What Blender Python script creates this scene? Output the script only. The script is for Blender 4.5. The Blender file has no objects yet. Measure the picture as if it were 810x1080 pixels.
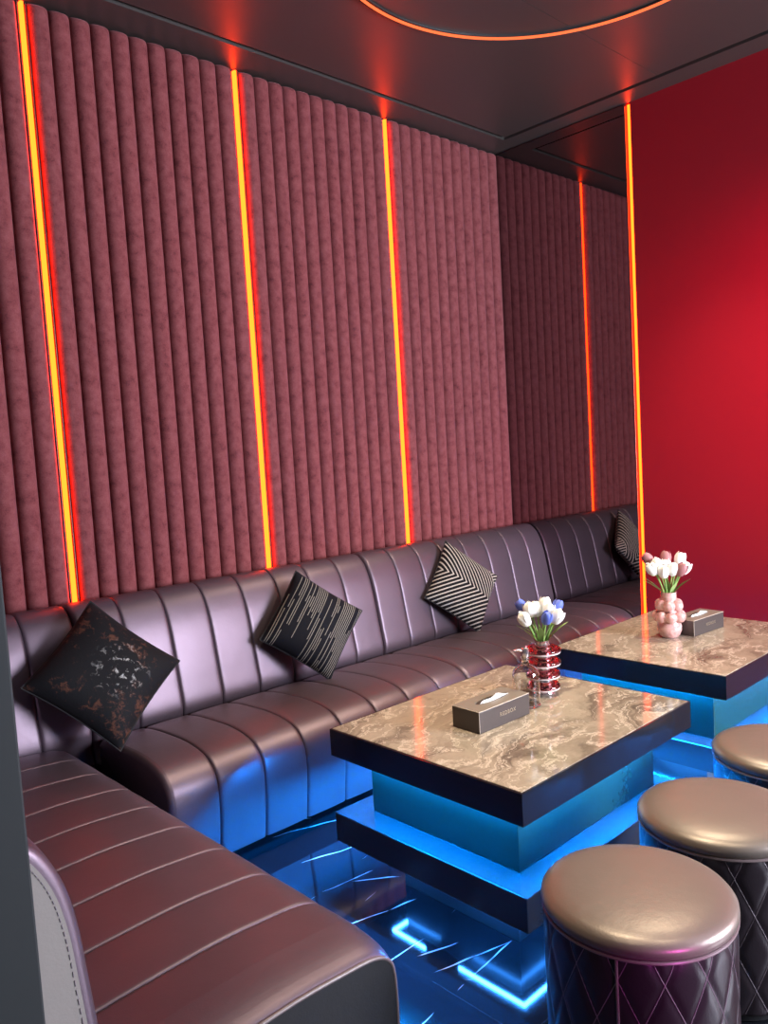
import bpy, bmesh, math, random
from mathutils import Vector, Matrix
random.seed(7)
SC = bpy.context.scene
COL = SC.collection
PI = math.pi

# ------------------------------------------------------------------ helpers
def link(o, parent=None):
    COL.objects.link(o)
    if parent is not None:
        o.parent = parent
    return o

def obj(name, bm, mat, parent=None, smooth=True, angle=35):
    me = bpy.data.meshes.new(name)
    bmesh.ops.recalc_face_normals(bm, faces=bm.faces[:])
    bm.to_mesh(me); bm.free()
    mats = mat if isinstance(mat, (list, tuple)) else [mat]
    for m in mats:
        me.materials.append(m)
    if smooth:
        me.polygons.foreach_set('use_smooth', [True] * len(me.polygons))
        try:
            me.set_sharp_from_angle(angle=math.radians(angle))
        except Exception:
            pass
    return link(bpy.data.objects.new(name, me), parent)

def tag(o, label, cat, group=None):
    o['label'] = label; o['category'] = cat
    if group: o['group'] = group
    return o

def thing(name, label, cat, loc=(0, 0, 0), rz=0, group=None):
    o = bpy.data.objects.new(name, None)
    o.empty_display_size = .05
    link(o); o.location = loc; o.rotation_euler = (0, 0, rz)
    return tag(o, label, cat, group)

def struct(o):
    o['kind'] = 'structure'
    return o

def part_label(o, t):
    o['label'] = t
    return o

def box(bm, x0, x1, y0, y1, z0, z1, bev=0, seg=2):
    r = bmesh.ops.create_cube(bm, size=1)
    vs = r['verts']
    for v in vs:
        v.co = Vector((x0 + (v.co.x + .5) * (x1 - x0), y0 + (v.co.y + .5) * (y1 - y0), z0 + (v.co.z + .5) * (z1 - z0)))
    if bev > 0:
        es = {e for v in vs for e in v.link_edges}
        bmesh.ops.bevel(bm, geom=list(es), offset=bev, segments=seg, profile=.5, affect='EDGES')
    return bm

def new_box(*a, **k):
    return box(bmesh.new(), *a, **k)

def lathe(bm, prof, n=48, c=(0, 0, 0), cap0=True, cap1=True, mod=None):
    rings = []
    for (r, z) in prof:
        ring = []
        for i in range(n):
            a = 2 * PI * i / n
            rr = r * (mod(a, z) if mod else 1)
            ring.append(bm.verts.new((c[0] + rr * math.cos(a), c[1] + rr * math.sin(a), c[2] + z)))
        rings.append(ring)
    for A, B in zip(rings, rings[1:]):
        for i in range(n):
            bm.faces.new((A[i], A[(i + 1) % n], B[(i + 1) % n], B[i]))
    if cap0: bm.faces.new(rings[0][::-1])
    if cap1: bm.faces.new(rings[-1])
    return bm

def tube(bm, pts, r, n=8, closed=False, radii=None):
    pts = [Vector(p) for p in pts]
    N = len(pts); rings = []
    up = None
    for i, p in enumerate(pts):
        if closed:
            t = (pts[(i + 1) % N] - pts[i - 1]).normalized()
        else:
            t = (pts[min(i + 1, N - 1)] - pts[max(i - 1, 0)]).normalized()
        if up is None:
            up = Vector((0, 0, 1)) if abs(t.z) < .9 else Vector((1, 0, 0))
        s = t.cross(up)
        if s.length < 1e-6:
            s = t.cross(Vector((0, 1, 0)))
        s.normalize(); u = s.cross(t).normalized(); up = u
        rr = radii[i] if radii else r
        rings.append([bm.verts.new(p + s * (rr * math.cos(2 * PI * k / n)) + u * (rr * math.sin(2 * PI * k / n))) for k in range(n)])
    M = N if closed else N - 1
    for i in range(M):
        A, B = rings[i], rings[(i + 1) % N]
        for k in range(n):
            bm.faces.new((A[k], A[(k + 1) % n], B[(k + 1) % n], B[k]))
    if not closed:
        bm.faces.new(rings[0][::-1]); bm.faces.new(rings[-1])
    return bm

def catmull(pts, per=5):
    out = []
    P = [pts[0]] + list(pts) + [pts[-1]]
    for i in range(1, len(P) - 2):
        p0, p1, p2, p3 = P[i - 1], P[i], P[i + 1], P[i + 2]
        for k in range(per):
            t = k / per
            out.append(tuple(.5 * ((2 * p1[j]) + (-p0[j] + p2[j]) * t + (2 * p0[j] - 5 * p1[j] + 4 * p2[j] - p3[j]) * t * t + (-p0[j] + 3 * p1[j] - 3 * p2[j] + p3[j]) * t ** 3) for j in range(2)))
    out.append(tuple(pts[-1]))
    return out

# ------------------------------------------------------------------ node helpers
class NT:
    def __init__(s, name):
        s.m = bpy.data.materials.new(name); s.m.use_nodes = True
        s.t = s.m.node_tree; s.t.nodes.clear()
        s.out = s.t.nodes.new('ShaderNodeOutputMaterial')
    def n(s, typ, **kw):
        nd = s.t.nodes.new(typ)
        for k, v in kw.items():
            setattr(nd, k, v)
        return nd
    def l(s, a, b): s.t.links.new(a, b)
    def inp(s, sock, v):
        if hasattr(v, 'is_linked') or isinstance(v, bpy.types.NodeSocket): s.l(v, sock)
        else: sock.default_value = v
    def math(s, op, a, b=None, c=None, clamp=False):
        nd = s.n('ShaderNodeMath', operation=op); nd.use_clamp = clamp
        s.inp(nd.inputs[0], a)
        if b is not None: s.inp(nd.inputs[1], b)
        if c is not None: s.inp(nd.inputs[2], c)
        return nd.outputs[0]
    def coord(s, which='Object', scale=(1, 1, 1), rot=(0, 0, 0), loc=(0, 0, 0)):
        tc = s.n('ShaderNodeTexCoord'); mp = s.n('ShaderNodeMapping')
        s.l(tc.outputs[which], mp.inputs['Vector'])
        mp.inputs['Scale'].default_value = scale; mp.inputs['Rotation'].default_value = rot; mp.inputs['Location'].default_value = loc
        return mp.outputs[0]
    def noise(s, vec, scale, detail=4, rough=.5, dist=0):
        nd = s.n('ShaderNodeTexNoise'); s.l(vec, nd.inputs['Vector'])
        nd.inputs['Scale'].default_value = scale; nd.inputs['Detail'].default_value = detail
        nd.inputs['Roughness'].default_value = rough; nd.inputs['Distortion'].default_value = dist
        return nd
    def ramp(s, fac, stops, interp='LINEAR'):
        nd = s.n('ShaderNodeValToRGB'); s.l(fac, nd.inputs[0]); cr = nd.color_ramp; cr.interpolation = interp
        while len(cr.elements) < len(stops): cr.elements.new(.5)
        for e, (p, c) in zip(cr.elements, stops):
            e.position = p; e.color = (*c, 1) if len(c) == 3 else c
        return nd.outputs[0]
    def mix(s, fac, a, b):
        nd = s.n('ShaderNodeMix', data_type='RGBA')
        s.inp(nd.inputs[0], fac)
        s.inp(nd.inputs[6], a if not isinstance(a, tuple) else (*a, 1)); s.inp(nd.inputs[7], b if not isinstance(b, tuple) else (*b, 1))
        return nd.outputs[2]
    def bsdf(s, **kw):
        p = s.n('ShaderNodeBsdfPrincipled')
        for k, v in kw.items():
            k = k.replace('_', ' ')
            if isinstance(v, tuple): v = (*v, 1) if len(v) == 3 else v
            s.inp(p.inputs[k], v)
        s.l(p.outputs[0], s.out.inputs[0])
        return p
    def bump(s, p, h, strength=.2, dist=.01):
        b = s.n('ShaderNodeBump'); b.inputs['Strength'].default_value = strength; b.inputs['Distance'].default_value = dist
        s.l(h, b.inputs['Height']); s.l(b.outputs[0], p.inputs['Normal'])

def plain(name, col, rough=.5, **kw):
    t = NT(name)
    v = t.noise(t.coord('Object'), 60, 2)
    c = t.mix(v.outputs[0], tuple(x * .94 for x in col), tuple(min(1, x * 1.06) for x in col))
    t.bsdf(Base_Color=c, Roughness=rough, **kw)
    return t.m

def emit(name, col, strength):
    t = NT(name)
    e = t.n('ShaderNodeEmission'); e.inputs[0].default_value = (*col, 1); e.inputs[1].default_value = strength
    t.l(e.outputs[0], t.out.inputs[0])
    return t.m

# ------------------------------------------------------------------ materials
M = {}
def mk_velvet():
    t = NT('crushed_velvet')
    c = t.coord('Object')
    a = t.noise(c, 26, 5, .62); b = t.noise(c, 240, 3, .6)
    h = t.math('ADD', a.outputs[0], t.math('MULTIPLY', b.outputs[0], .45))
    col = t.ramp(h, [(.46, (.098, .020, .023)), (.66, (.192, .048, .051)), (.9, (.245, .072, .075))])
    p = t.bsdf(Base_Color=col, Roughness=.85, Sheen_Weight=.35, Sheen_Roughness=.45, Sheen_Tint=(.8, .42, .45))
    p.inputs['Specular IOR Level'].default_value = .15
    t.bump(p, b.outputs[0], .25, .004)
    return t.m
M['velvet'] = mk_velvet()

def mk_leather(name, dark, light, rough, metal=.3):
    t = NT(name)
    c = t.coord('Object')
    a = t.noise(c, 7, 3, .55); b = t.noise(c, 320, 2, .5); w = t.noise(c, 22, 4, .6)
    col = t.mix(a.outputs[0], dark, light)
    p = t.bsdf(Base_Color=col, Metallic=metal, Roughness=t.math('ADD', t.math('MULTIPLY', b.outputs[0], .10), rough - .05))
    p.inputs['Specular IOR Level'].default_value = .5
    h = t.math('ADD', t.math('MULTIPLY', b.outputs[0], .25), w.outputs[0])
    t.bump(p, h, .12, .006)
    return t.m
M['leather'] = mk_leather('pearl_leather', (.128, .094, .118), (.160, .119, .147), .45, .72)
M['stool_leather'] = mk_leather('bronze_leather', (.19, .158, .135), (.23, .19, .16), .36, .4)
M['quilt_leather'] = mk_leather('plum_leather', (.016, .011, .015), (.022, .016, .020), .36, .1)
M['back_panel'] = mk_leather('taupe_leather', (.22, .20, .185), (.25, .23, .21), .6, .0)
M['end_panel'] = mk_leather('shade_dark_leather', (.003, .003, .0045), (.005, .005, .0065), .6, 0)  # near-black base paints the shade of the unlit bench end
M['piping'] = plain('piping_leather', (.16, .12, .12), .35)
M['stitch'] = plain('stitch_thread', (.17, .14, .16), .6)
M['toe'] = plain('toe_kick_black', (.01, .01, .012), .5)

def mk_marble_top():
    t = NT('brown_marble')
    c = t.coord('Object', rot=(0, 0, -.25))
    w = t.noise(c, 3.2, 6, .6)
    vm = t.n('ShaderNodeVectorMath', operation='MULTIPLY_ADD')
    t.l(w.outputs['Color'], vm.inputs[0]); vm.inputs[1].default_value = (.42, .42, .42); t.l(c, vm.inputs[2])
    mp = t.n('ShaderNodeMapping'); t.l(vm.outputs[0], mp.inputs[0]); mp.inputs['Scale'].default_value = (.9, 3.6, 1)
    n1 = t.noise(mp.outputs[0], 2.4, 8, .60, .5)
    n2 = t.noise(mp.outputs[0], 3.6, 5, .55, .6)
    base = t.ramp(n1.outputs[0], [(.28, (.075, .062, .050)), (.42, (.17, .138, .105)), (.55, (.34, .285, .215)), (.72, (.20, .163, .125))])
    v = t.math('ABSOLUTE', t.math('SUBTRACT', n2.outputs[0], .5))
    vein = t.ramp(v, [(.0, (1, 1, 1)), (.010, (.5, .5, .5)), (.026, (0, 0, 0))])
    col = t.mix(t.math('MULTIPLY', vein, .75), base, (.62, .54, .44))
    t.bsdf(Base_Color=col, Roughness=.085)
    return t.m
M['marble'] = mk_marble_top()

def mk_floor():
    t = NT('black_marble_floor')
    c = t.coord('Object')
    w = t.noise(c, 2.0, 3, .5)
    vm = t.n('ShaderNodeVectorMath', operation='MULTIPLY_ADD')
    t.l(w.outputs['Color'], vm.inputs[0]); vm.inputs[1].default_value = (.10, .10, .10); t.l(c, vm.inputs[2])
    def veins(rot, f, width, thr, seed):
        mp = t.n('ShaderNodeMapping'); t.l(vm.outputs[0], mp.inputs[0])
        mp.inputs['Rotation'].default_value = (0, 0, rot); mp.inputs['Location'].default_value = (seed, seed * .7, 0)
        sp = t.n('ShaderNodeSeparateXYZ'); t.l(mp.outputs[0], sp.inputs[0])
        p = t.math('MULTIPLY', sp.outputs[1], f); idx = t.math('FLOOR', p); fr = t.math('FRACT', p)
        wn = t.n('ShaderNodeTexWhiteNoise', noise_dimensions='1D'); t.l(idx, wn.inputs['W'])
        off = t.math('ADD', t.math('MULTIPLY', wn.outputs[0], .7), .15)
        d = t.math('ABSOLUTE', t.math('SUBTRACT', fr, off))
        cb = t.n('ShaderNodeCombineXYZ'); t.l(t.math('MULTIPLY', idx, 5.3), cb.inputs[1]); t.l(sp.outputs[0], cb.inputs[0])
        k = t.noise(cb.outputs[0], 2.6, 3, .6)
        wv = t.math('MULTIPLY', t.math('SUBTRACT', k.outputs[0], thr, clamp=True), width * f * 11)
        return t.math('LESS_THAN', d, wv)
    a = veins(.28, 5.0,   .0030, .505, 3.1); b = veins(-.10, 4.2, .0022, .52, 8.7); d = veins(.75, 3.2, .0024, .53, 1.9)
    v = t.math('MAXIMUM', t.math('MAXIMUM', a, b), d)
    col = t.mix(v, (.008, .009, .012), (.62, .64, .68))
    sx = t.n('ShaderNodeSeparateXYZ'); t.l(c, sx.inputs[0])
    def joint(s, off):
        f = t.math('FRACT', t.math('DIVIDE', t.math('ADD', s, off), .6))
        return t.math('LESS_THAN', f, .004)
    j = t.math('MAXIMUM', joint(sx.outputs[0], 10.05), joint(sx.outputs[1], 10.32))
    col = t.mix(j, col, (.02, .025, .03))
    t.bsdf(Base_Color=col, Roughness=.07)
    return t.m
M['floor'] = mk_floor()

def mk_red_wall():
    t = NT('red_wall_finish')
    c = t.coord('Object')
    a = t.noise(c, 1.3, 3, .5); b = t.noise(c, 130, 3, .6)
    col = t.mix(a.outputs[0], (.27, .007, .017), (.32, .010, .022))
    p = t.bsdf(Base_Color=col, Roughness=.42)
    t.bump(p, b.outputs[0], .08, .003)
    return t.m
M['red_wall'] = mk_red_wall()

def mk_ceiling():
    t = NT('charcoal_satin_ceiling')
    c = t.coord('Object')
    a = t.noise(c, 2, 3, .5)
    col = t.mix(a.outputs[0], (.032, .029, .026), (.040, .036, .032))
    t.bsdf(Base_Color=col, Roughness=.43, IOR=2.0)
    return t.m
M['ceiling'] = mk_ceiling()
M['trim'] = plain('charcoal_trim', (.030, .029, .031), .45)
M['partition'] = plain('grey_partition', (.0115, .0155, .017), .75)
M['dark_wall'] = plain('dark_wall_paint', (.06, .05, .05), .7)
M['black_gloss'] = plain('black_lacquer', (.012, .012, .015), .16)
M['slab'] = plain('black_slab_lacquer', (.03, .03, .034), .2)
M['slab_base'] = plain('smoked_base', (.05, .065, .07), .25)
M['plinth'] = plain('smoked_glass_plinth', (.010, .056, .042), .26)
def mk_mirror():
    t = NT('tinted_mirror')
    n = t.noise(t.coord('Object'), 2, 2)
    col = t.mix(n.outputs[0], (.30, .27, .28), (.32, .285, .295))
    t.bsdf(Base_Color=col, Metallic=1.0, Roughness=.025)
    return t.m
M['mirror'] = mk_mirror()
M['led'] = emit('led_red_orange', (1.0, .034, .0025), 20)
M['led_side'] = emit('led_amber', (1.0, .038, .0025), 18)
M['ring_led'] = emit('led_coral', (1.0, .17, .055), 1.5)
M['blue_led'] = emit('led_blue', (.03, .26, 1.0), 330.0)
M['cyan_led'] = emit('led_cyan', (.0, .25, 1.0), 2700.0)
M['housing'] = plain('led_housing', (.035, .03, .03), .5)
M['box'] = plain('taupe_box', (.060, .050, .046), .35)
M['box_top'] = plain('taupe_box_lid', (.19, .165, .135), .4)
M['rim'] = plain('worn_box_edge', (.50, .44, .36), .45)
M['gold'] = plain('gold_lettering', (.42, .36, .26), .35, Metallic=.6)
M['tissue'] = plain('tissue_paper', (.86, .85, .80), .9)
M['stem'] = plain('tulip_stem', (.24, .40, .10), .5)
M['leaf'] = plain('tulip_leaf', (.26, .40, .13), .5)
M['tul_white'] = plain('white_petals', (.88, .87, .82), .55)
M['tul_blue'] = plain('blue_petals', (.09, .14, .50), .55)
M['tul_mauve'] = plain('mauve_petals', (.38, .16, .16), .55)
def mk_glass(name, col, rough=.02, ior=1.45):
    t = NT(name)
    n = t.noise(t.coord('Object'), 9, 2)
    c = t.mix(n.outputs[0], tuple(x * .97 for x in col), col)
    t.bsdf(Base_Color=c, Roughness=rough, Transmission_Weight=1.0, IOR=ior)
    return t.m
M['glass'] = mk_glass('clear_glass', (.93, .94, .93))
M['red_glass'] = mk_glass('cherry_glass', (.70, .20, .22), .04)
M['silver'] = plain('silvered_glass', (.72, .66, .66), .12, Metallic=.9)
M['rim_highlight'] = plain('pale_rim_highlight', (.80, .70, .68), .12)  # pale colour paints the highlight along each ring's lower rim
def mk_pink():
    t = NT('pink_pearl_ceramic')
    n = t.noise(t.coord('Object'), 34, 4, .6, 1.2)
    c = t.ramp(n.outputs[0], [(.3, (.55, .25, .22)), (.55, (.72, .42, .38)), (.75, (.85, .62, .58))])
    t.bsdf(Base_Color=c, Roughness=.14, Coat_Weight=.6)
    return t.m
M['pink'] = mk_pink()

def cushion_velvet():
    t = NT('bronze_flecked_velvet')
    c = t.coord('Object')
    a = t.noise(c, 9, 6, .65, .8); b = t.noise(c, 42, 5, .7, .6); g = t.noise(c, 5.2, 2, .5)
    tc = t.n('ShaderNodeTexCoord'); ln = t.n('ShaderNodeVectorMath', operation='DISTANCE'); t.l(tc.outputs['Object'], ln.inputs[0]); ln.inputs[1].default_value = (.03, .02, .06)
    near = t.ramp(ln.outputs['Value'], [(.04, (1, 1, 1)), (.11, (0, 0, 0))])
    bronze = t.ramp(t.math('MULTIPLY', a.outputs[0], t.math('MULTIPLY', b.outputs[0], 2.0)), [(.58, (0, 0, 0)), (.74, (1, 1, 1))])
    white = t.ramp(b.outputs[0], [(.56, (0, 0, 0)), (.64, (1, 1, 1))])
    col = t.mix(bronze, (.004, .004, .0055), (.075, .028, .017))
    col = t.mix(t.math('MULTIPLY', white, near), col, (.34, .34, .33))
    p = t.bsdf(Base_Color=col, Roughness=.75, Sheen_Weight=.03)
    p.inputs['Specular IOR Level'].default_value = .2
    t.bump(p, b.outputs[0], .3, .004)
    return t.m
M['cush_velvet'] = cushion_velvet()

def cushion_stripe():
    t = NT('broken_stripe_fabric')
    tc = t.n('ShaderNodeTexCoord'); sx = t.n('ShaderNodeSeparateXYZ'); t.l(tc.outputs['Object'], sx.inputs[0])
    a = t.math('MULTIPLY', t.math('ADD', sx.outputs[0], 1.0), 116.0)
    idx = t.math('FLOOR', a); fr = t.math('FRACT', a)
    line = t.math('LESS_THAN', fr, .34)
    cb = t.n('ShaderNodeCombineXYZ'); t.l(t.math('MULTIPLY', idx, 7.31), cb.inputs[0]); t.l(t.math('MULTIPLY', sx.outputs[1], 3.2), cb.inputs[1])
    n = t.noise(cb.outputs[0], 1.0, 0)
    cb2 = t.n('ShaderNodeCombineXYZ'); t.l(t.math('MULTIPLY', t.math('FLOOR', t.math('DIVIDE', idx, 5.0)), 3.7), cb2.inputs[0])
    n2 = t.noise(cb2.outputs[0], 1.0, 0)
    on = t.math('GREATER_THAN', t.math('ADD', t.math('MULTIPLY', n.outputs[0], .75), t.math('MULTIPLY', n2.outputs[0], .45)), .60)
    m = t.math('MULTIPLY', line, on)
    w = t.noise(tc.outputs['Object'], 300, 2)
    col = t.mix(m, (.005, .005, .008), (.20, .18, .155))
    p = t.bsdf(Base_Color=col, Roughness=.8)
    p.inputs['Specular IOR Level'].default_value = .15
    t.bump(p, w.outputs[0], .2, .003)
    return t.m
M['cush_stripe'] = cushion_stripe()

def cushion_chevron():
    t = NT('chevron_fabric')
    tc = t.n('ShaderNodeTexCoord'); sx = t.n('ShaderNodeSeparateXYZ'); t.l(tc.outputs['Object'], sx.inputs[0])
    x, y = sx.outputs[0], sx.outputs[1]
    d = t.math('ADD', t.math('ADD', x, .155), t.math('ABSOLUTE', y))
    d2 = t.math('ADD', t.math('SUBTRACT', x, .30), t.math('MULTIPLY', y, -1.0))
    fa = t.math('FRACT', t.math('MULTIPLY', t.math('ADD', d, 1.0), 37.0))
    fb = t.math('FRACT', t.math('MULTIPLY', t.math('ADD', d2, 1.0), 46.0))
    la = t.math('LESS_THAN', fa, .33); lb = t.math('LESS_THAN', fb, .40)
    corner = t.math('GREATER_THAN', t.math('ADD', x, y), .262)
    m = t.math('ADD', t.math('MULTIPLY', la, t.math('SUBTRACT', 1.0, corner)), t.math('MULTIPLY', lb, corner))
    w = t.noise(tc.outputs['Object'], 300, 2)
    col = t.mix(m, (.007, .006, .007), (.42, .375, .325))
    p = t.bsdf(Base_Color=col, Roughness=.75)
    p.inputs['Specular IOR Level'].default_value = .15
    t.bump(p, w.outputs[0], .2, .003)
    return t.m
M['cush_chevron'] = cushion_chevron()

# ------------------------------------------------------------------ camera
cam_d = bpy.data.cameras.new('camera'); cam = bpy.data.objects.new('camera', cam_d); link(cam)
cam_d.sensor_fit = 'AUTO'; cam_d.sensor_width = 36.0; cam_d.lens = 36.0 * 842.704 / 1080.0
R = Matrix(((0.72685119, 0.09761265, -0.67982286), (-0.68427244, 0.01816652, -0.72900014), (-0.05880961, 0.99505867, 0.079998)))
CAMZ = 1.3542
cam.matrix_world = Matrix.Translation((0, 0, CAMZ)) @ R.to_4x4()
cam_d.clip_start = .02
SC.camera = cam

# ------------------------------------------------------------------ room
YW, XW, ZC = 3.046, 3.8955, 3.043      # long wall, end wall, ceiling
struct(obj('floor', new_box(-1.3, 4.05, -2.1, 3.2, -.08, 0), M['floor'], smooth=False))
struct(obj('wall_left', new_box(-1.3, XW + .12, YW, YW + .12, 0, 3.2), M['dark_wall'], smooth=False))
struct(obj('wall_partition', new_box(-1.2, .285, .925, YW, 0, 3.2, bev=.003), M['partition'], smooth=False))
bm = new_box(XW, XW + .12, -2.1, 2.157, 0, 3.2)
box(bm, XW + .030, XW + .12, 2.157, 2.179, 0, 3.2)
box(bm, XW, XW + .12, 2.179, YW, 0, 3.2)
struct(obj('wall_right', bm, M['red_wall'], smooth=False))
struct(obj('wall_back', new_box(-1.3, XW, -2.1, -2.0, 0, 3.2), M['dark_wall'], smooth=False))
struct(obj('wall_entrance', new_box(-1.3, -1.2, -2.0, YW, 0, 3.2), M['dark_wall'], smooth=False))
bm = bmesh.new()
box(bm, -1.2, 3.735, -2.0, 1.9195, ZC, ZC + .06)
box(bm, -1.2, 3.735, 1.922, 2.835, ZC, ZC + .06)
struct(obj('ceiling', bm, M['ceiling'], smooth=False))
struct(obj('ceiling_upper', new_box(-1.3, 4.05, -2.1, 3.2, ZC + .061, ZC + .12), M['trim'], smooth=False))
struct(obj('trim_1', new_box(.285, XW, 2.858, YW, ZC - .004, ZC + .06), M['ceiling'], smooth=False))
struct(obj('trim_2', new_box(3.758, XW, -2.0, 2.858, ZC - .004, ZC + .06), M['ceiling'], smooth=False))

# ------------------------------------------------------------------ velvet wall panels (one upholstered panel per bay)
def velvet_panel(x0, x1, nch, zb, zt, label, col=True):
    bm = bmesh.new()
    w = (x1 - x0) / nch; dep = .042
    ss = [0, .03, .07, .13, .22, .34, .5, .66, .78, .87, .93, .97]
    xs = [(x0 + (k + s) * w, s) for k in range(nch) for s in ss] + [(x1, 0)]
    def f(s):
        return max(0.0, 1 - abs(2 * s - 1) ** 2.6) ** .55
    zs = []
    rt = .030
    nz = 10
    for i in range(8):
        zs.append((zb + (zt - rt - zb) * i / 8, 1.0))
    for i in range(nz + 1):
        a = PI / 2 * i / nz
        zs.append((zt - rt + rt * math.sin(a), max(.0, math.cos(a)) ** .8))
    grid = []
    for (z, sc) in zs:
        grid.append([bm.verts.new((x, YW - .004 - dep * f(s) * sc, z)) for (x, s) in xs])
    for A, B in zip(grid, grid[1:]):
        for i in range(len(xs) - 1):
            bm.faces.new((A[i], A[i + 1], B[i + 1], B[i]))
    # back sheet closes the panel
    b = [bm.verts.new((x, YW - .0005, z)) for (x, z) in ((x0, zb), (x1, zb), (x1, zt), (x0, zt))]
    bm.faces.new(b)
    o = obj('velvet_panel', bm, M['velvet'], smooth=True, angle=80)
    return tag(o, label, 'wall panel', 'padded velvet panels on the long wall')
LX = [1.185, 2.085, 2.988]
G = .019
ZB, ZT = .002, 3.036
velvet_panel(.29, LX[0] - G, 11, ZB, ZT, 'rose velvet channel panel beside the grey partition, behind the bench corner')
velvet_panel(LX[0] + G, LX[1] - G, 11, ZB, ZT, 'rose velvet channel panel behind the black flecked and pinstriped cushions')
velvet_panel(LX[1] + G, LX[2] - G, 11, ZB, ZT, 'rose velvet channel panel ending at the strip above the chevron cushion')
velvet_panel(LX[2] + G, XW - .012, 11, ZB, ZT, 'rose velvet channel panel touching the tinted mirror')

def led_strip(loc, zb, zt, label, facing, mat, rad=.0068, hw=.0165):
    t = thing('led_strip', label, 'light strip', loc, facing, 'vertical light strips on the walls')
    # local: -Y faces the room
    bm = bmesh.new()
    box(bm, -hw, hw, -.006, 0, zb, zt)
    box(bm, -hw, -hw + .002, -.018, -.006, zb, zt)
    box(bm, hw - .002, hw, -.018, -.006, zb, zt)
    obj('channel', bm, M['housing'], t, smooth=False)
    bm = bmesh.new()
    n = 12
    prof = [(rad * math.cos(PI * k / n), -.020 - rad * 1.25 * math.sin(PI * k / n)) for k in range(n + 1)] + [(-rad, -.006), (rad, -.006)]
    lo = [bm.verts.new((x, y, zb + .004)) for x, y in prof]; hi = [bm.verts.new((x, y, zt - .004)) for x, y in prof]
    for i in range(len(prof)):
        j = (i + 1) % len(prof)
        bm.faces.new((lo[i], lo[j], hi[j], hi[i]))
    bm.faces.new(lo[::-1]); bm.faces.new(hi)
    part_label(obj('diffuser', bm, mat, t), 'glowing amber diffuser')
    return t
led_strip((LX[0], YW - .001, 0), .002, 3.034, 'glowing strip on velvet wall rising behind the black flecked cushion', 0, M['led'])
led_strip((LX[1], YW - .001, 0), .002, 3.034, 'glowing strip on velvet wall just above the pinstriped cushion', 0, M['led'])
led_strip((LX[2], YW - .001, 0), .002, 3.034, 'glowing strip on velvet wall beside the chevron cushion, nearest the mirror', 0, M['led'])
led_strip((XW + .029, 2.168, 0), .02, 3.034, 'tall glowing amber strip on the edge between tinted mirror and red wall', -PI / 2, M['led_side'], .0078, .0105)

# mirror on the end wall
tag(obj('wall_mirror', new_box(XW - .010, XW - .0005, 2.181, 3.0405, .02, 3.034, bev=.0012), M['mirror'], smooth=False),
    'tall dark tinted mirror beside the velvet wall, showing the sofa back', 'mirror')

# ------------------------------------------------------------------ ceiling ring light
t = thing('ring_light', 'thin glowing coral ring light on the dark ceiling', 'ceiling light', (2.362, 1.537, ZC))
bm = bmesh.new()
tube(bm, [(.766 * math.cos(2 * PI * k / 128), .766 * math.sin(2 * PI * k / 128), -.010) for k in range(128)], .0055, 10, True)
obj('diffuser', bm, M['ring_led'], t)
bm = bmesh.new()
lathe(bm, [(.752, -.008), (.752, -.0005), (.780, -.0005), (.780, -.008)], 128, cap0=False, cap1=False)
obj('mounting_track', bm, M['trim'], t)

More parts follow.
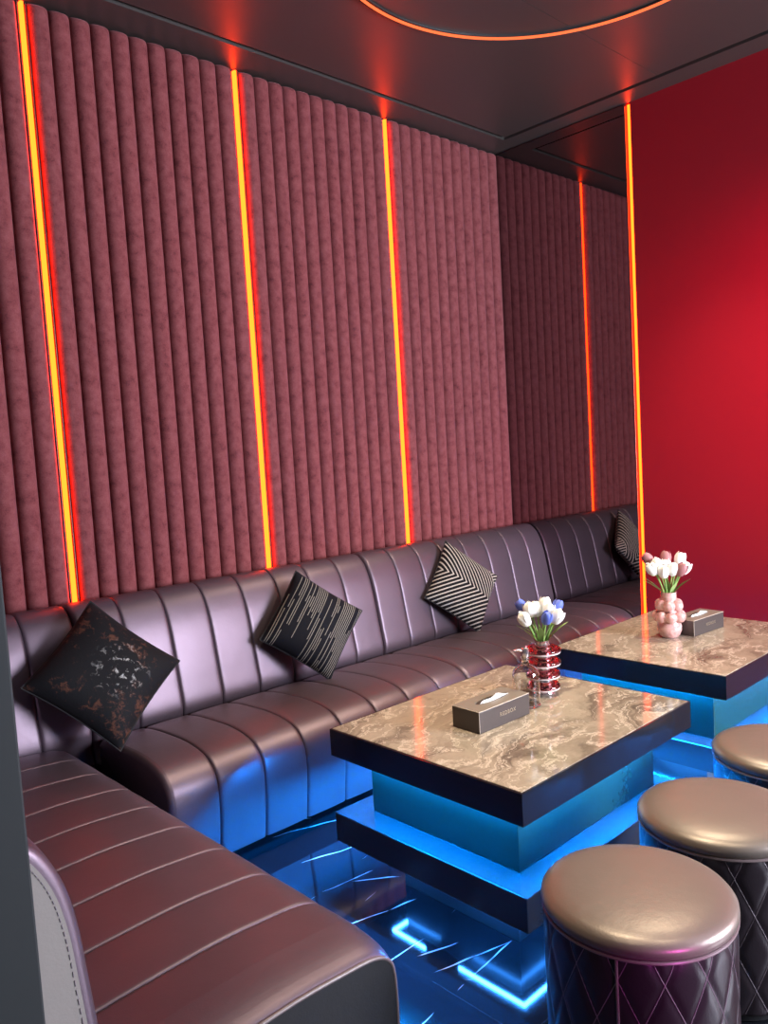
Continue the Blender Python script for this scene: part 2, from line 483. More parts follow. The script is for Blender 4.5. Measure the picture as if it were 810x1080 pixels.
# ------------------------------------------------------------------ upholstered sofa pieces
def upholstery(prof, hidden, axis, seams, t0, t1, depth=.012, round0=0.0, round1=0.0, drop0=None, sharp=14, puff=.003):
    """prof: open list (p, z) of the visible outline; hidden: points closing it; swept along axis with a puffed channel between seams"""
    P = catmull(prof, 6)
    n = len(P)
    nor = []
    for i in range(n):
        a = P[max(i - 1, 0)]; b = P[min(i + 1, n - 1)]
        d = Vector((b[0] - a[0], b[1] - a[1])).normalized()
        nor.append(Vector((-d.y, d.x)))
    # outward = away from the centroid of everything
    allp = P + list(hidden)
    cx = sum(p[0] for p in allp) / len(allp); cz = sum(p[1] for p in allp) / len(allp)
    s = sum((P[i][0] - cx) * nor[i].x + (P[i][1] - cz) * nor[i].y for i in range(n))
    if s < 0: nor = [-v for v in nor]
    cuts = [t0] + [x for x in seams if t0 + .01 < x < t1 - .01] + [t1]
    ts = []
    SS = [0, .006, .014, .025, .042, .07, .12, .2, .35, .5, .65, .8, .88, .93, .958, .975, .986, .994]
    for a, b in zip(cuts, cuts[1:]):
        for q in SS:
            d = -depth * (abs(2 * q - 1) ** sharp) + puff * (1 - (2 * q - 1) ** 2)
            ts.append([a + (b - a) * q, d])
    ts.append([t1, -depth])
    def edge(dist, r):
        if r <= 0 or dist >= r: return 0.0
        return r - math.sqrt(max(0, r * r - (r - dist) ** 2))
    if round0 > 0: ts += [[t0 + round0 * k / 8, None] for k in range(1, 9)]
    if round1 > 0: ts += [[t1 - round1 * k / 8, None] for k in range(1, 9)]
    ts.sort(key=lambda x: x[0])
    # interpolate missing
    known = [q for q in ts if q[1] is not None]
    for q in ts:
        if q[1] is None:
            lo = max((k for k in known if k[0] <= q[0]), key=lambda k: k[0]); hi = min((k for k in known if k[0] >= q[0]), key=lambda k: k[0])
            f = 0 if hi[0] == lo[0] else (q[0] - lo[0]) / (hi[0] - lo[0])
            q[1] = lo[1] + (hi[1] - lo[1]) * f
    res = [ts[0]]
    for q in ts[1:]:
        if q[0] - res[-1][0] > 1e-5: res.append(q)
    ts = res
    bm = bmesh.new(); rings = []
    for (tt, d) in ts:
        e0 = edge(tt - t0, round0) * (1 if drop0 is None else drop0 / round0); e1 = edge(t1 - tt, round1)
        off = d if not (round0 and tt - t0 < round0) and not (round1 and t1 - tt < round1) else min(0, d * .3)
        off -= e0 + e1
        ring = []
        for p, nv in zip(P, nor):
            a, z = p[0] + nv.x * off, p[1] + nv.y * off
            ring.append(bm.verts.new((tt, a, z) if axis == 'X' else (a, tt, z)))
        for p in hidden:
            ring.append(bm.verts.new((tt, p[0], p[1]) if axis == 'X' else (p[0], tt, p[1])))
        rings.append(ring)
    m = len(rings[0])
    for A, B in zip(rings, rings[1:]):
        for i in range(m):
            j = (i + 1) % m
            bm.faces.new((A[i], A[j], B[j], B[i]))
    bm.faces.new(rings[0][::-1]); bm.faces.new(rings[-1])
    outline = lambda inset: [(p[0] - nv.x * inset, p[1] - nv.y * inset) for p, nv in zip(P, nor)]
    return bm, outline

# outlines, (y, z)
BACK = [(2.745, .36), (2.733, .42), (2.748, .50), (2.764, .58), (2.785, .68), (2.808, .755), (2.838, .812), (2.882, .848), (2.93, .852), (2.975, .838), (2.992, .80)]
BACK_H = [(2.994, .30), (2.745, .30)]
SEAT = [(2.70, .392), (2.62, .404), (2.52, .411), (2.42, .414), (2.33, .407), (2.265, .388), (2.222, .348), (2.207, .29), (2.210, .20), (2.220, .12), (2.226, .068)]
SEAT_H = [(2.30, .064), (2.70, .064)]
SP = .1765
big1, big2 = 1.093, 2.505
seams1 = [big1 + SP * k for k in range(1, 8)]
seams2 = [big2 + .1738 * k for k in range(1, 8)]
def sofa_section(x0, x1, seams, label):
    t = thing('sofa_section', label, 'sofa', ((x0 + x1) / 2, 2.6, 0), 0, 'sectional sofa pieces along the velvet wall')
    off = Matrix.Translation((-(x0 + x1) / 2, -2.6, 0))
    def put(name, bm, mat):
        bmesh.ops.transform(bm, matrix=off, verts=bm.verts[:]); return obj(name, bm, mat, t, angle=60)
    bm, _ = upholstery(SEAT, SEAT_H, 'X', seams, max(x0 + .002, 1.045), x1 - .002, .009, round0=.02, round1=.012, sharp=26, puff=.002)
    put('seat', bm, M['leather'])
    bm, _ = upholstery(BACK, BACK_H, 'X', seams, x0 + .002, x1 - .002, .008, round0=.016, round1=.016, sharp=24, puff=.0015)
    put('backrest', bm, M['leather'])
    put('toe_kick', new_box(x0 + .01, x1 - .005, 2.36, 2.95, .001, .066), M['toe'])
    put('seat_support', new_box(x0 + .01, x1 - .005, 2.705, 2.985, .066, .298), M['toe'])
    return t
sofa_section(big1, big2, seams1, 'taupe leather sofa section carrying the pinstriped cushion, between bench corner and chevron cushion')
sofa_section(big2, XW - .012, seams2, 'taupe leather sofa section carrying the chevron cushion, ending at the tinted mirror')

# side bench: runs along Y with its back against the partition, closes the corner
t = thing('side_bench', 'taupe leather side bench with piped dark end panel, carrying the black flecked cushion corner', 'sofa', (.65, 1.9, 0), 0, 'sectional sofa pieces along the velvet wall')
off = Matrix.Translation((-.65, -1.9, 0))
def put(name, bm, mat, ang=60, par=None):
    bmesh.ops.transform(bm, matrix=off, verts=bm.verts[:]); return obj(name, bm, mat, par or t, angle=ang)
BEN = [(.412, .398), (.50, .405), (.62, .411), (.76, .414), (.87, .408), (.950, .399), (.996, .374), (1.016, .325), (1.018, .20), (1.012, .12), (1.006, .068)]
BEN_H = [(.93, .064), (.412, .064)]
bs = [1.345, 1.521, 1.700, 1.880, 2.060, 2.239, 2.416, 2.59]
Y0 = 1.118
bm, outl = upholstery(BEN, BEN_H, 'Y', bs, Y0, 2.728, .006, round0=.11, drop0=.026, round1=.004, sharp=34, puff=.0012)
put('seat', bm, M['leather'])
ol = outl(.023)
bm = bmesh.new()
ring = [(p[0], p[1]) for p in ol[2:]] + [(.93, .066), (.42, .066)]
fr = [bm.verts.new((x, Y0 - .004, z)) for x, z in ring]; bk = [bm.verts.new((x, Y0 + .003, z)) for x, z in ring]
for i in range(len(ring)):
    j = (i + 1) % len(ring); bm.faces.new((fr[i], fr[j], bk[j], bk[i]))
bm.faces.new(fr); bm.faces.new(bk[::-1])
part_label(put('end_panel', bm, M['end_panel']), 'flat end panel with shade in its colour')
bm = bmesh.new(); tube(bm, [(x, Y0 - .002, z) for x, z in outl(.0215)[1:]], .0042, 8)
put('piping', bm, M['piping'])
# back of the main run above the corner
bm, _ = upholstery(BACK, BACK_H, 'X', [.563, .740, .916], .29, big1 - .002, .008, round1=.016, sharp=24, puff=.0015)
put('corner_backrest', bm, M['leather'])
# side backrest
SB = [(.425, .36), (.424, .44), (.420, .53), (.412, .62), (.404, .70), (.390, .765), (.368, .815), (.345, .842), (.318, .846), (.300, .835), (.290, .80)]
SB_H = [(.288, .30), (.425, .30)]
bm, outl = upholstery(SB, SB_H, 'Y', bs, Y0, 2.74, .008, round0=.014)
put('side_backrest', bm, M['leather'])
ol = outl(.019)
bm = bmesh.new()
ring = [(p[0], p[1]) for p in ol[1:] if p[0] > .318 and p[1] < .835] + [(.2925, .82), (.2925, .31), (.40, .31)]
fr = [bm.verts.new((x, Y0 - .004, z)) for x, z in ring]; bk = [bm.verts.new((x, Y0 + .003, z)) for x, z in ring]
for i in range(len(ring)):
    j = (i + 1) % len(ring); bm.faces.new((fr[i], fr[j], bk[j], bk[i]))
bm.faces.new(fr); bm.faces.new(bk[::-1])
ep = part_label(put('backrest_end_panel', bm, M['back_panel']), 'pale taupe end panel with stitched edge')
bm = bmesh.new()
ol2 = [p for p in outl(.025) if p[0] > .33]
for a, b in zip(ol2[2:], ol2[3:]):
    va, vb = Vector(a), Vector(b); L = (vb - va).length; k = max(1, int(L / .010))
    for i in range(k):
        p = va.lerp(vb, (i + .15) / k); q = va.lerp(vb, (i + .75) / k)
        tube(bm, [(p.x, Y0 - .0045, p.y), (q.x, Y0 - .0045, q.y)], .0009, 5)
st = put('stitching', bm, M['stitch'], par=ep)
put('toe_kick', new_box(.30, .93, 1.16, 2.98, .001, .066), M['toe'])
put('seat_support', new_box(.292, .405, 1.14, 2.98, .066, .298), M['toe'])
put('corner_support', new_box(.41, 1.085, 2.735, 2.985, .066, .298), M['toe'])

# ------------------------------------------------------------------ cushions
def cushion(name, c, x2, u2, side, mat, label, thick=.115, pinch=.045):
    x2, u2 = Vector(x2).normalized(), Vector(u2); u2 = (u2 - x2 * u2.dot(x2)).normalized(); n = x2.cross(u2)
    a = (x2 - u2).normalized(); b = (x2 + u2).normalized()
    N = 28; bm = bmesh.new(); h = side / 2
    rnd = random.Random(name + label)
    ph = [rnd.uniform(0, 6) for _ in range(4)]
    def pt(u, v, s):
        k = max(0.0, (1 - u ** 4) * (1 - v ** 4))
        z = s * thick / 2 * (k ** .62)
        z *= 1 + .06 * math.sin(3.1 * u + ph[0]) * math.sin(2.7 * v + ph[1])
        px = u * h * (1 - pinch * (1 - v * v)); py = v * h * (1 - pinch * (1 - u * u))
        return (px, py, z)
    fr, bk = {}, {}
    for i in range(N + 1):
        for j in range(N + 1):
            u = -math.cos(PI * i / N); v = -math.cos(PI * j / N)
            fr[i, j] = bm.verts.new(pt(u, v, 1))
            bk[i, j] = fr[i, j] if i in (0, N) or j in (0, N) else bm.verts.new(pt(u, v, -1))
    for i in range(N):
        for j in range(N):
            bm.faces.new((fr[i, j], fr[i + 1, j], fr[i + 1, j + 1], fr[i, j + 1]))
            bm.faces.new((bk[i, j], bk[i, j + 1], bk[i + 1, j + 1], bk[i + 1, j]))
    o = obj(name, bm, mat, angle=180)
    mt = Matrix((a, b, n)).transposed().to_4x4(); mt.translation = Vector(c)
    o.matrix_world = mt
    # sewn edge as a part
    bm = bmesh.new()
    e = []
    for k in range(4):
        for i in range(N):
            s_ = -math.cos(PI * i / N)
            u, v = ((s_, -1), (1, s_), (-s_, 1), (-1, -s_))[k]
            e.append(pt(u, v, 0))
    tube(bm, e, .0028, 6, True)
    s = obj('seam_edge', bm, plain(name + '_edge', (.013, .012, .014), .8), o)
    return tag(o, label, 'cushion', 'throw cushions on the sofa')
CS = 1.012
def push(c, k=CS):
    v = Vector(c) - Vector((0, 0, CAMZ)); return Vector((0, 0, CAMZ)) + v * k
cushion('flecked_cushion', push((1.085, 2.576, .657), 1.022), (.992, -.12, -.037), (.09, .473, .876), .378, M['cush_velvet'], 'black velvet cushion with bronze and white flecks in the bench corner', .13, .06)
cushion('striped_cushion', push((1.984, 2.599, .644), 1.022), (.972, -.215, .093), (-.004, .381, .924), .342, M['cush_stripe'], 'black cushion with thin broken pinstripes leaning on the sofa back')
cushion('chevron_cushion', push((2.925, 2.603, .650), 1.04), (.99, -.121, .075), (-.024, .379, .925), .355, M['cush_chevron'], 'black cushion with pale chevron stripes leaning on the sofa back')

# ------------------------------------------------------------------ tables
def table(x0, x1, y0, y1, label):
    cx, cy = (x0 + x1) / 2, (y0 + y1) / 2
    hx, hy = (x1 - x0) / 2, (y1 - y0) / 2
    t = thing('coffee_table', label, 'table', (cx, cy, 0), 0, 'marble topped coffee tables')
    bm = new_box(-hx, hx, -hy, hy, .462, .506)
    ap = .022
    for (a, b, c, d) in ((-hx, hx, -hy, -hy + ap), (-hx, hx, hy - ap, hy), (-hx, -hx + ap, -hy + ap, hy - ap), (hx - ap, hx, -hy + ap, hy - ap)):
        box(bm, a, b, c, d, .4234, .462)
    tt = obj('tabletop', bm, M['black_gloss'], t, smooth=False)
    obj('marble_inlay', new_box(-hx + .006, hx - .006, -hy + .006, hy - .006, .5045, .508, bev=.001), M['marble'], tt, smooth=False)
    ins = .085
    obj('plinth', new_box(-hx + ins, hx - ins, -hy + ins, hy - ins, .2435, .4615, bev=.002), M['plinth'], t, smooth=False)
    obj('lower_slab', new_box(-hx, hx, -hy, hy, .1515, .2430, bev=.003), M['slab'], t, smooth=False)
    ib = .145
    obj('base', new_box(-hx + ib, hx - ib, -hy + ib, hy - ib, .0005, .151), M['slab_base'], t, smooth=False)
    def strip(ins_, z0, z1, mat, lab, brk=False, drop=0.0):
        bm = bmesh.new(); w = .0045
        X, Y = hx - ins_, hy - ins_
        box(bm, -X, X, Y, Y + w, z0, z1); box(bm, -X, X, -Y - w, -Y, z0 - drop, z1 - drop); box(bm, X, X + w, -Y - w, Y + w, z0, z1)
        if brk:
            box(bm, -X - w, -X, Y - .27 * 2 * Y, Y + w, z0, z1); box(bm, -X - w, -X, -Y - w, -Y + .46 * 2 * Y, z0, z1)
        else:
            box(bm, -X - w, -X, -Y - w, Y + w, z0, z1)
        part_label(obj('light_strip', bm, mat, t, smooth=False), lab)
    strip(.076, .4510, .4600, M['cyan_led'], 'blue light strip under the tabletop', False, .019)
    strip(.115, .1430, .1510, M['blue_led'], 'blue light strip under the lower slab', True)
    return t
table(1.479, 2.345, 1.160, 1.888, 'low brown marble table carrying the ringed vase and glass bottle')
table(2.650, 3.512, 1.180, 1.895, 'low brown marble table carrying the pink bubble vase, near red wall')
TT = .5082

# ------------------------------------------------------------------ stools
def make_stool(loc, rz, label):
    t = thing('pouf_stool', label, 'stool', loc, rz, 'round quilted stools by the tables')
    r = .190
    NU, NV = 196, 72
    bm = bmesh.new()
    z0, z1 = .030, .392
    K = 14; H = .175
    def prof(a, z):
        u = a / (2 * PI) * K; v = z / H
        p = (u + v) % 1.0; q = (u - v) % 1.0
        d = min(min(p, 1 - p), min(q, 1 - q)) * 2
        e = min(1, d / .45)
        rr = r - .0035 + .0035 * math.sin(e * PI / 2)
        if z > z1 - .03: rr -= .004 * ((z - (z1 - .03)) / .03) ** 2
        return rr
    rings = []
    for j in range(NV + 1):
        z = z0 + (z1 - z0) * j / NV
        rings.append([bm.verts.new((prof(2 * PI * i / NU, z) * math.cos(2 * PI * i / NU), prof(2 * PI * i / NU, z) * math.sin(2 * PI * i / NU), z)) for i in range(NU)])
    for A, B in zip(rings, rings[1:]):
        for i in range(NU):
            bm.faces.new((A[i], A[(i + 1) % NU], B[(i + 1) % NU], B[i]))
    bm.faces.new(rings[0][::-1]); bm.faces.new(rings[-1])
    part_label(obj('body', bm, M['quilt_leather'], t, angle=180), 'dark quilted side wall')
    bm = bmesh.new()
    for k in range(K):
        for sg in (1, -1):
            pts = []
            for j in range(41):
                z = z0 + .002 + (z1 - z0 - .004) * j / 40
                a = 2 * PI * (k + sg * z / H) / K
                rr = r - .0029 - (.004 * ((z - (z1 - .03)) / .03) ** 2 if z > z1 - .03 else 0)
                pts.append((rr * math.cos(a), rr * math.sin(a), z))
            tube(bm, pts, .0009, 5)
    obj('stitching', bm, M['stitch'], t)
    bm = bmesh.new()
    lathe(bm, [(.184, .394), (.190, .400), (.1935, .409), (.1925, .418), (.186, .426), (.172, .4325), (.145, .4375), (.10, .441), (.05, .4425), (.008, .443)], 96)
    part_label(obj('seat_top', bm, M['stool_leather'], t, angle=70), 'smooth bronze leather seat')
    bm = bmesh.new(); tube(bm, [(.1895 * math.cos(2 * PI * k / 96), .1895 * math.sin(2 * PI * k / 96), .3945) for k in range(96)], .0035, 8, True)
    obj('piping', bm, M['piping'], t)
    bm = bmesh.new(); tube(bm, [(r + .0005, 0, z0 + (z1 - z0) * j / 12) for j in range(13)], .003, 8)
    obj('side_seam', bm, M['piping'], t)
    bm = bmesh.new(); lathe(bm, [(.165, .0005), (.170, .004), (.170, .030)], 64)
    obj('foot_ring', bm, M['toe'], t)
    return t
stool = make_stool((1.41, .823, 0), math.radians(198), 'nearest round bronze stool, in front of the vase and bottle table')
def dup(root, loc, rz, label):
    r = root.copy(); COL.objects.link(r); r.location = loc; r.rotation_euler = (0, 0, rz); r['label'] = label
    for ch in list(root.children):
        c = ch.copy(); COL.objects.link(c); c.parent = r
        for g in ch.children:
            d = g.copy(); COL.objects.link(d); d.parent = c
    return r
dup(stool, (1.857, .851, 0), math.radians(290), 'middle of three bronze stools, between the two others beside the tables')
dup(stool, (2.347, .882, 0), math.radians(20), 'farthest round bronze stool, by the table with the pink vase')

# ------------------------------------------------------------------ tissue boxes
def text_mesh(s, size, depth):
    cu = bpy.data.curves.new('lettering', 'FONT'); cu.body = s; cu.size = size; cu.extrude = depth; cu.align_x = 'CENTER'; cu.align_y = 'CENTER'; cu.space_character = 1.15
    o = bpy.data.objects.new('lettering_source', cu); COL.objects.link(o)
    dg = bpy.context.evaluated_depsgraph_get(); dg.update()
    me = bpy.data.meshes.new_from_object(o.evaluated_get(dg))
    bpy.data.objects.remove(o); bpy.data.curves.remove(cu)
    return me
def tissue_box(cx, cy, rz, label):
    hx, hy, hz = .116, .054, .066
    t = thing('tissue_box', label, 'tissue box', (cx, cy, TT), rz, 'tissue boxes on the tables')
    obj('body', new_box(-hx, hx, -hy, hy, .0003, hz - .003, bev=.0015), M['box'], t, smooth=False)
    # lid with an oval opening
    bm = bmesh.new(); n = 48
    def oval(k, z): return (.070 * math.cos(2 * PI * k / n), .019 * math.sin(2 * PI * k / n), z)
    def sq(k, z):
        a = 2 * PI * k / n; c, s = math.cos(a), math.sin(a); m = max(abs(c) , abs(s))
        return ((hx - .001) * c / m, (hy - .001) * s / m, z)
    A = [bm.verts.new(oval(k, hz)) for k in range(n)]; B = [bm.verts.new(sq(k, hz)) for k in range(n)]
    C = [bm.verts.new(sq(k, hz - .003)) for k in range(n)]; D = [bm.verts.new(oval(k, hz - .003)) for k in range(n)]
    for k in range(n):
        j = (k + 1) % n
        for P, Q in ((A, B), (B, C), (C, D), (D, A)):
            bm.faces.new((P[k], P[j], Q[j], Q[k]))
    lid = obj('lid', bm, M['box_top'], t, smooth=False)
    bm = bmesh.new()
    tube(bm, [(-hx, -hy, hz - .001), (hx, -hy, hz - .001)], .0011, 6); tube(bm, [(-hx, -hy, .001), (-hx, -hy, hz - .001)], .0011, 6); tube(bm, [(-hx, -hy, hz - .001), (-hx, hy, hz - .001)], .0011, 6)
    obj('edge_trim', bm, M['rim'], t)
    # tissue rising from the slot
    bm = bmesh.new(); N = 20; Mv = 8
    for sgn in (1, -1):
        g = []
        for i in range(N + 1):
            u = -1 + 2 * i / N; row = []
            for j in range(Mv + 1):
                v = j / Mv
                top = .009 * (1 - abs(u) ** 2.2) * (1 + .25 * math.sin(5 * u + 1)) 
                x = .058 * u * (1 + .1 * v) + .012 * v; y = sgn * .010 * (1 - u * u) * (1 - v) + .004 * math.sin(6 * u) * v - .006 * v; z = hz - .006 + (top + .007) * v
                row.append(bm.verts.new((x, y, z)))
            g.append(row)
        for a, b in zip(g, g[1:]):
            for j in range(Mv):
                bm.faces.new((a[j], b[j], b[j + 1], a[j + 1]))
    obj('tissue', bm, M['tissue'], t, angle=180)
    me = text_mesh('REDBOX', .017, .0004)
    me.materials.clear(); me.materials.append(M['gold'])
    o = bpy.data.objects.new('lettering', me); link(o, t)
    o.matrix_local = Matrix.Translation((.012, -hy - .0004, .034)) @ Matrix.Rotation(PI / 2, 4, 'X')
    return t
tissue_box(1.836, 1.541, math.radians(-1.5), 'taupe tissue box lying in front of the clear glass bottle')
tissue_box(3.222, 1.552, math.radians(-5), 'taupe tissue box lying behind the pink bubble vase')

# ------------------------------------------------------------------ glass bottle with spout
t = thing('glass_bottle', 'clear glass bottle with spouted stopper between tissue box and ringed vase', 'bottle', (2.010, 1.538, TT))
bm = bmesh.new()
outer = [(.040, .0005), (.0435, .004), (.0435, .098), (.041, .112), (.032, .124), (.020, .131), (.0135, .137), (.0125, .150), (.0155, .152), (.0155, .157)]
inner = [(.0105, .157), (.0095, .138), (.018, .128), (.030, .120), (.0385, .109), (.0405, .097), (.0405, .010), (.030, .007)]
lathe(bm, outer + inner, 40)
obj('body', bm, M['glass'], t)
bm = bmesh.new(); lathe(bm, [(.0092, .146), (.0092, .158), (.0125, .159), (.0135, .172), (.0125, .185), (.006, .188)], 24)
sp = obj('stopper', bm, M['silver'], t)
bm = bmesh.new(); tube(bm, [(-.010, .004, .179), (-.024, .009, .183), (-.040, .015, .184)], .0035, 8, radii=[.0045, .0036, .0028])
obj('spout', bm, M['silver'], sp)

# ------------------------------------------------------------------ ringed vase
V1 = (2.140, 1.566, TT)
t = thing('ringed_vase', 'cherry glass vase of stacked rings on the nearer table', 'vase', V1)
bm = bmesh.new()
core = [(.034, .0005), (.036, .006), (.030, .018), (.030, .044), (.026, .056), (.026, .084), (.026, .096), (.026, .126), (.026, .150), (.024, .160), (.022, .178), (.0235, .181), (.020, .181), (.019, .160), (.019, .030), (.010, .026)]
lathe(bm, core, 40)
part_label(obj('core', bm, M['silver'], t), 'silvered inner tube')
for z, rr in ((.030, .054), (.070, .056), (.111, .059), (.151, .061)):
    bm = bmesh.new()
    lathe(bm, [(.027, z - .006), (.047, z - .011), (rr, z - .006), (rr + .001, z - .001), (rr - .003, z + .005), (.044, z + .012), (.027, z + .015)], 48, cap0=False, cap1=False)
    ring = obj('ring', bm, M['red_glass'], t, angle=60)
    bm = bmesh.new(); tube(bm, [((rr - .004) * math.cos(2 * PI * k / 48), (rr - .004) * math.sin(2 * PI * k / 48), z - .0085) for k in range(48)], .0034, 8, True)
    part_label(obj('rim', bm, M['rim_highlight'], ring), 'pale lower rim highlight')

# ------------------------------------------------------------------ pink vase
V2 = (3.050, 1.588, TT)
t = thing('bubble_vase', 'pink pearly vase of bulging bubbles on the farther table', 'vase', V2)
bm = bmesh.new()
lathe(bm, [(.028, .0005), (.040, .010), (.048, .030), (.049, .048), (.044, .068), (.038, .084), (.036, .096), (.040, .108), (.040, .120), (.036, .136), (.031, .148), (.031, .186), (.033, .189), (.027, .189), (.026, .150), (.030, .110), (.034, .050), (.010, .02)], 40)
for k in range(7):
    a = 2 * PI * k / 7 + .2
    bmesh.ops.create_uvsphere(bm, u_segments=20, v_segments=12, radius=.0245, matrix=Matrix.Translation((.045 * math.cos(a), .045 * math.sin(a), .088)))
for k in range(6):
    a = 2 * PI * k / 6 + .5
    bmesh.ops.create_uvsphere(bm, u_segments=20, v_segments=12, radius=.0245, matrix=Matrix.Translation((.036 * math.cos(a), .036 * math.sin(a), .134)))
obj('body', bm, M['pink'], t)

# ------------------------------------------------------------------ tulips
RV = Vector((.728, -.684, 0)).normalized(); DV = Vector((.684, .728, 0)).normalized()
def tulip(base, neck_z, s, h, d, mat, colour, label, group, scale=1.0, lean=0.0):
    """base: vase foot; s, d: offsets across and away in the bouquet; h: height of the head's middle above the vase foot"""
    B = Vector(base)
    head = B + RV * s + DV * d + Vector((0, 0, h))
    foot = B + RV * (s * .12) + DV * (d * .12) + Vector((0, 0, neck_z - .055))
    t = thing('tulip', label, 'flower', foot, 0, group)
    loc = head - foot
    ctrl = Vector((loc.x * .25, loc.y * .25, loc.z * .62))
    pts = []
    for k in range(9):
        q = k / 8
        pts.append(ctrl * (2 * q * (1 - q)) + loc * q * q)
    hl = .046 * scale
    end = pts[-1]; axis = (pts[-1] - pts[-2]).normalized()
    pts[-1] = end - axis * hl * .42
    bm = bmesh.new(); tube(bm, pts, .0028, 7); obj('stem', bm, M['stem'], t)
    bm = bmesh.new()
    prof = [(.002, -.5), (.45, -.46), (.78, -.34), (.96, -.15), (1.0, .03), (.93, .20), (.78, .34), (.56, .44), (.30, .50), (.02, .47)]
    ph = random.uniform(0, 2)
    lathe(bm, [(r * .0172 * scale, z * hl) for r, z in prof], 30, mod=lambda a, z: 1 + .07 * abs(math.sin(1.5 * a + ph)) - .03)
    rot = Vector((0, 0, 1)).rotation_difference(axis).to_matrix().to_4x4()
    bmesh.ops.transform(bm, matrix=Matrix.Translation(end) @ rot, verts=bm.verts[:])
    fl = obj('flower_head', bm, mat, t, angle=180)
    # outer petals as sub-parts
    for kp in range(3):
        bm = bmesh.new(); g = []
        for i in range(9):
            v = i / 8; row = []
            for j in range(7):
                w = -1 + 2 * j / 6
                wd = .85 * math.sin(PI * min(1, .08 + .88 * v)) ** .7
                a = ph + kp * 2 * PI / 3 + w * wd
                zz = -.46 + 1.0 * v
                rr = .0185 * scale * (math.sin(PI * (.10 + .72 * v)) ** .6) * (1 - .16 * w * w * 0)
                row.append(bm.verts.new((rr * math.cos(a), rr * math.sin(a), zz * hl)))
            g.append(row)
        for A, Bq in zip(g, g[1:]):
            for j in range(6): bm.faces.new((A[j], A[j + 1], Bq[j + 1], Bq[j]))
        bmesh.ops.transform(bm, matrix=Matrix.Translation(end) @ rot, verts=bm.verts[:])
        obj('petal', bm, mat, fl, angle=180)
    return t
def leaf(t, p0, tip, w, sag):
    bm = bmesh.new(); p0 = Vector(p0); tip = Vector(tip); g = []
    side = Vector((tip - p0)).cross(Vector((0, 0, 1)));
    side = side.normalized() if side.length > 1e-5 else Vector((1, 0, 0))
    for i in range(11):
        q = i / 10
        c = p0.lerp(tip, q) + Vector((0, 0, sag * math.sin(PI * q)))
        ww = 1.35 * w * math.sin(PI * (.12 + .86 * q)) ** .9
        row = [c + side * (-ww), c + Vector((0, 0, -.003 * math.sin(PI * q))), c + side * ww]
        g.append([bm.verts.new(x) for x in row] + [bm.verts.new(row[1] + Vector((0, 0, -.0012)))])
    for A, B in zip(g, g[1:]):
        bm.faces.new((A[0], A[1], B[1], B[0])); bm.faces.new((A[1], A[2], B[2], B[1]))
        bm.faces.new((A[0], B[0], B[3], A[3])); bm.faces.new((A[2], A[3], B[3], B[2]))
    obj('leaf', bm, M['leaf'], t)
k1 = 318.0
g1w, g1b = 'white tulips in the ringed vase', 'blue tulips in the ringed vase'
def h1(y): return .665 + (683 - y) / k1 - TT
T1 = [(556.4, 651.0, -.02, 'w', 'white tulip in the ringed vase, lowest bloom on the chevron cushion side'),
      (563.4, 642.8, .0, 'w', 'white tulip in the ringed vase, tall bloom beside the hidden blue one'),
      (571.8, 643.5, .02, 'w', 'white tulip in the ringed vase, at the centre back of the bunch'),
      (580.4, 639.6, .02, 'w', 'white tulip in the ringed vase, tallest bloom of the bunch'),
      (583.0, 645.5, .0, 'w', 'white tulip in the ringed vase, just behind the front blue bloom'),
      (590.4, 650.3, -.02, 'w', 'white tulip in the ringed vase, low bloom on the pink vase side'),
      (556.6, 640.2, .03, 'b', 'blue tulip in the ringed vase, peeping out on the chevron cushion side'),
      (578.6, 650.2, -.035, 'b', 'blue tulip in the ringed vase, front and centre of the bunch'),
      (593.4, 642.0, .02, 'b', 'blue tulip in the ringed vase, peeping out on the pink vase side')]
ts1 = []
for (px, py, d, c, lab) in T1:
    ts1.append(tulip(V1, .181, (px - 574.5) / k1, h1(py), d, M['tul_white'] if c == 'w' else M['tul_blue'], c, lab, g1w if c == 'w' else g1b, 1.14 if c == 'w' else 1.0))
k2 = 241.0
g2w, g2m = 'white tulips in the bubble vase', 'mauve tulips in the bubble vase'
def h2(y): return .669 + (631 - y) / k2 - TT
T2 = [(693.4, 600.4, -.02, 'w', 'white tulip in the pink vase, outermost bloom nearest the glowing strip'),
      (700.2, 596.8, .0, 'w', 'white tulip in the pink vase, upper bloom next to the outermost one'),
      (703.4, 603.0, -.03, 'w', 'white tulip in the pink vase, lowest front bloom with creamy base'),
      (708.2, 598.9, .0, 'w', 'white tulip in the pink vase, at the very centre of the bunch'),
      (714.0, 601.5, -.02, 'w', 'white tulip in the pink vase, front bloom touching the mauve one'),
      (724.3, 593.4, .02, 'w', 'white tulip in the pink vase, highest bloom of the bunch'),
      (727.2, 602.0, .0, 'w', 'white tulip in the pink vase, outermost bloom toward the tissue box'),
      (721.0, 602.2, -.03, 'm', 'mauve tulip in the pink vase, in full view at the front'),
      (694.0, 592.0, .03, 'm', 'mauve tulip in the pink vase, half hidden nearest the glowing strip'),
      (711.4, 591.8, .03, 'm', 'mauve tulip in the pink vase, half hidden at the centre back')]
ts2 = []
for (px, py, d, c, lab) in T2:
    ts2.append(tulip(V2, .189, (px - 710.5) / k2, h2(py), d, M['tul_white'] if c == 'w' else M['tul_mauve'], c, lab, g2w if c == 'w' else g2m, 1.24))
def leaves(ts, specs, lowz):
    for i, (s, h, d, w, sag) in specs:
        t_ = ts[i]
        tip = RV * s + DV * d + Vector((0, 0, h))
        f = Vector(t_.location)
        leaf(t_, Vector((RV.x * s * .05, RV.y * s * .05, .045)), tip, w, sag)
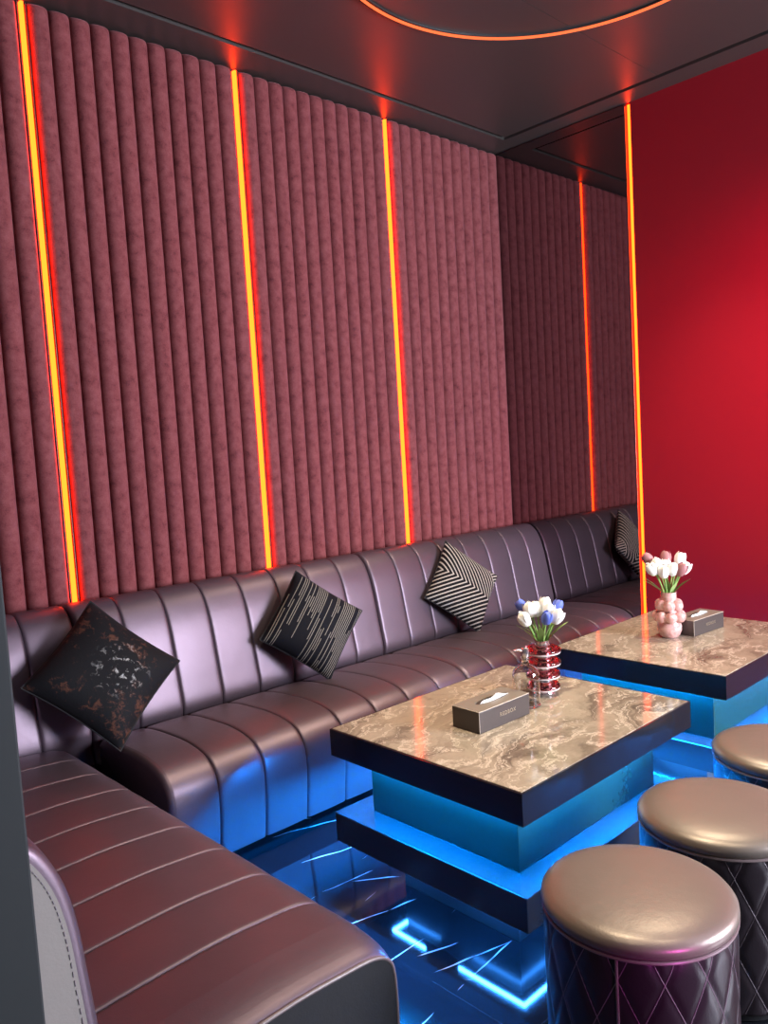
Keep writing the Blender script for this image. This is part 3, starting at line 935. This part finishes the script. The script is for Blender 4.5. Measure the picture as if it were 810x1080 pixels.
leaves(ts1, [(0, (-.078, .115, -.02, .010, .008)), (1, (-.05, .10, .0, .010, .01)), (5, (.082, .115, -.01, .010, .008)), (8, (.055, .12, .02, .010, .01)), (7, (-.010, .105, -.02, .010, .004)), (4, (.03, .11, -.01, .009, .004)), (2, (-.028, .115, .01, .009, .004))], 0)
leaves(ts2, [(0, (-.105, .115, -.02, .010, .008)), (8, (-.085, .115, .01, .009, .008)), (6, (.080, .105, -.01, .010, .006)), (5, (.060, .13, .02, .009, .006)), (7, (.020, .10, -.03, .010, .004)), (4, (-.012, .11, -.01, .009, .004))], 0)

# ------------------------------------------------------------------ lights
def light(name, typ, loc, target, energy, col, **kw):
    d = bpy.data.lights.new(name, typ); d.energy = energy; d.color = col
    for k, v in kw.items(): setattr(d, k, v)
    o = bpy.data.objects.new(name, d); link(o); o.location = loc
    o.rotation_euler = (Vector(target) - Vector(loc)).to_track_quat('-Z', 'Y').to_euler()
    return o
WARM = (1.0, .84, .60)
light('downlight_table_near', 'SPOT', (1.75, 1.30, 3.0), (1.95, 1.6, .5), 235, WARM, spot_size=math.radians(72), spot_blend=1.0, shadow_soft_size=.03)
light('downlight_table_far', 'SPOT', (3.30, 1.62, 3.0), (2.85, 1.65, .5), 230, WARM, spot_size=math.radians(88), spot_blend=1.0, shadow_soft_size=.03)
light('downlight_stools', 'SPOT', (1.75, .35, 3.0), (1.75, .75, .4), 50, WARM, spot_size=math.radians(60), spot_blend=.7, shadow_soft_size=.04)
light('downlight_bench', 'SPOT', (.75, .75, 3.0), (.80, 1.15, .4), 34, WARM, spot_size=math.radians(55), spot_blend=.8, shadow_soft_size=.05)
light('screen_glow', 'AREA', (3.1, -1.85, 1.35), (1.9, 3.0, 1.3), 560, (.82, .86, 1.0), shape='RECTANGLE', size=2.2, size_y=1.3)
light('red_wall_wash', 'SPOT', (2.8, .2, 2.2), (3.9, 1.0, 1.65), 215, (1.0, .002, .24), spot_size=math.radians(78), spot_blend=1.0, shadow_soft_size=.1)
light('magenta_spot', 'SPOT', (.95, -.30, .62), (1.31, .67, .35), 34, (1.0, .10, .80), spot_size=math.radians(17), spot_blend=.9, shadow_soft_size=.04)

w = bpy.data.worlds.new('world'); SC.world = w; w.use_nodes = True
w.node_tree.nodes['Background'].inputs[0].default_value = (.5, .45, .5, 1)
w.node_tree.nodes['Background'].inputs[1].default_value = .02

vs = SC.view_settings
vs.view_transform = 'Standard'; vs.look = 'None'; vs.exposure = 0.0; vs.gamma = 1.0; vs.use_curve_mapping = False
SC.cycles.use_denoising = True
SC.cycles.max_bounces = 10; SC.cycles.diffuse_bounces = 4; SC.cycles.glossy_bounces = 5; SC.cycles.transmission_bounces = 8
SC.cycles.sample_clamp_indirect = 4.0
